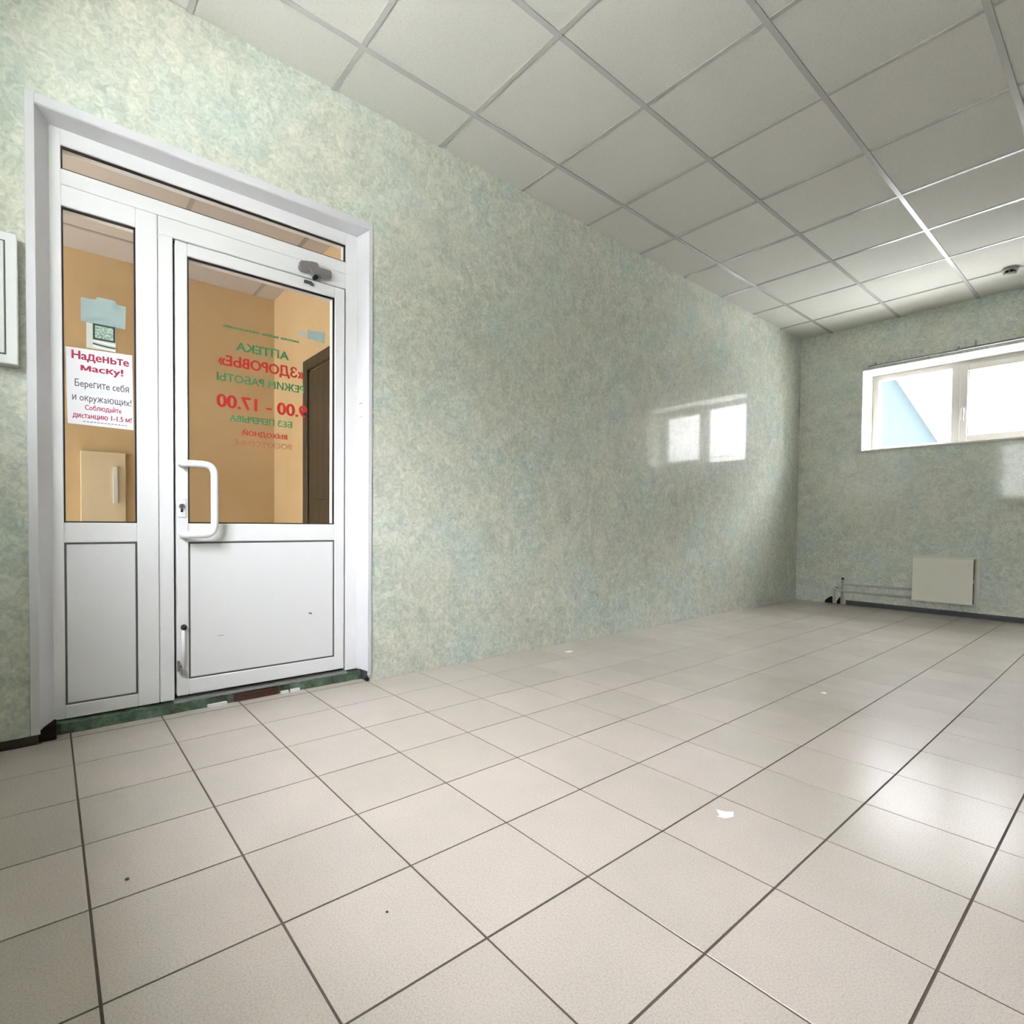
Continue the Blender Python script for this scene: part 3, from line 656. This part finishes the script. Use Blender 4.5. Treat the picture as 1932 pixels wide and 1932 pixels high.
# ---- curtain rail above the window
cr = empty('curtain_rail', (-0.9, YB - 0.03, 2.44), 'thin grey curtain rail fixed above the high window', 'curtain rail')
box('rail', -1.925, -1.19, YB - 0.034, YB - 0.016, 2.432, 2.444, M_RAIL, cr, 0.001); box('rail', -1.20, 0.35, YB - 0.055, YB - 0.035, 2.428, 2.444, M_RAIL, cr, 0.001)
for x in (-1.87, -1.21, -1.09, -0.4, 0.3):
    bm = bmesh.new(); bm_box(bm, x - 0.008, x + 0.008, YB - 0.045, YB, 2.444, 2.449); bm_box(bm, x - 0.008, x + 0.008, YB - 0.004, YB, 2.435, 2.475 if x != -1.09 else 2.50)
    link('bracket', mesh(bm), M_METAL, cr)
bm = bmesh.new(); bm_box(bm, -1.235, -1.20, YB - 0.05, YB - 0.02, 2.424, 2.446, 0.002); link('end_stop', mesh(bm), M_METAL, cr)

# ---- smoke detector
sd = empty('smoke_detector', (-0.80, 5.845, ZC), 'round grey smoke detector on the ceiling near the end wall', 'smoke detector')
lathe('base', [(0.052, 0.0), (0.052, -0.012), (0.046, -0.016)], (-0.80, 5.845, ZC), M_DET, sd)
lathe('chamber', [(0.033, -0.016), (0.033, -0.034)], (-0.80, 5.845, ZC), M_BLACK, sd)
lathe('cap', [(0.041, -0.034), (0.041, -0.040), (0.030, -0.048), (0.012, -0.051)], (-0.80, 5.845, ZC), M_DET, sd)
for k in range(8):
    a_ = k * math.pi / 4; u, v = -0.80 + 0.038*math.cos(a_), 5.845 + 0.038*math.sin(a_)
    box('cage_rib', u - 0.003, u + 0.003, v - 0.003, v + 0.003, ZC - 0.035, ZC - 0.015, M_DET, sd)

# ================================================================== OUTSIDE
gd = box('ground', -70, 70, -70, 70, -0.6, -0.13, M_ASPH); tag(gd, 'pale concrete ground outside the building', 'ground', kind='structure')
nb = empty('neighbour_house', (-5.5, 12.5, -0.13), 'pale blue house gable outside the left window pane', 'house')
prism('gable_wall', [(-10.5, -0.13), (-10.5, 3.2), (-6.4, 9.6), (-2.489 + 0.72, 0.95), (-2.489 + 0.72, -0.13)], 'y', 12.0, 12.4, M_BLUE, nb)
a0, a1 = Vector((-6.4, 9.6)), Vector((-1.55, 0.541)); dd = (a1 - a0).normalized(); nn = Vector((-dd.y, dd.x)) if -dd.y > 0 else Vector((dd.y, -dd.x))
prism('roof_edge', [tuple(a0), tuple(a1), tuple(a1 + nn*0.07), tuple(a0 + nn*0.07)], 'y', 11.85, 12.5, M_ROOFG, nb)
wb = empty('white_building', (2, 19, -0.13), 'white rendered building outside the right window pane', 'building')
box('facade', -14, 16, 19.0, 19.6, -0.13, 8.6, M_WHITEB, wb)
for z in (2.2, 3.4, 6.0): box('string_course', -14, 16, 18.93, 19.0, z, z + 0.07, M_WHITEB, wb)

sb = empty('sky_block_building', (-0.5, -9.5, -0.13), 'unseen grey building added behind the camera to block low sky', 'building', kind='structure')  # unseen, added and sized to cut low sky light at the rear window
box('facade', -16, 15, -10.1, -9.5, -0.13, 4.3, mat('grey_render', (0.34, 0.34, 0.33), rough=0.9), sb)
for k in range(16): box('pilaster', -15.6 + k * 2.0, -15.2 + k * 2.0, -9.5, -9.38, -0.13, 4.15, M_WHITEB, sb)
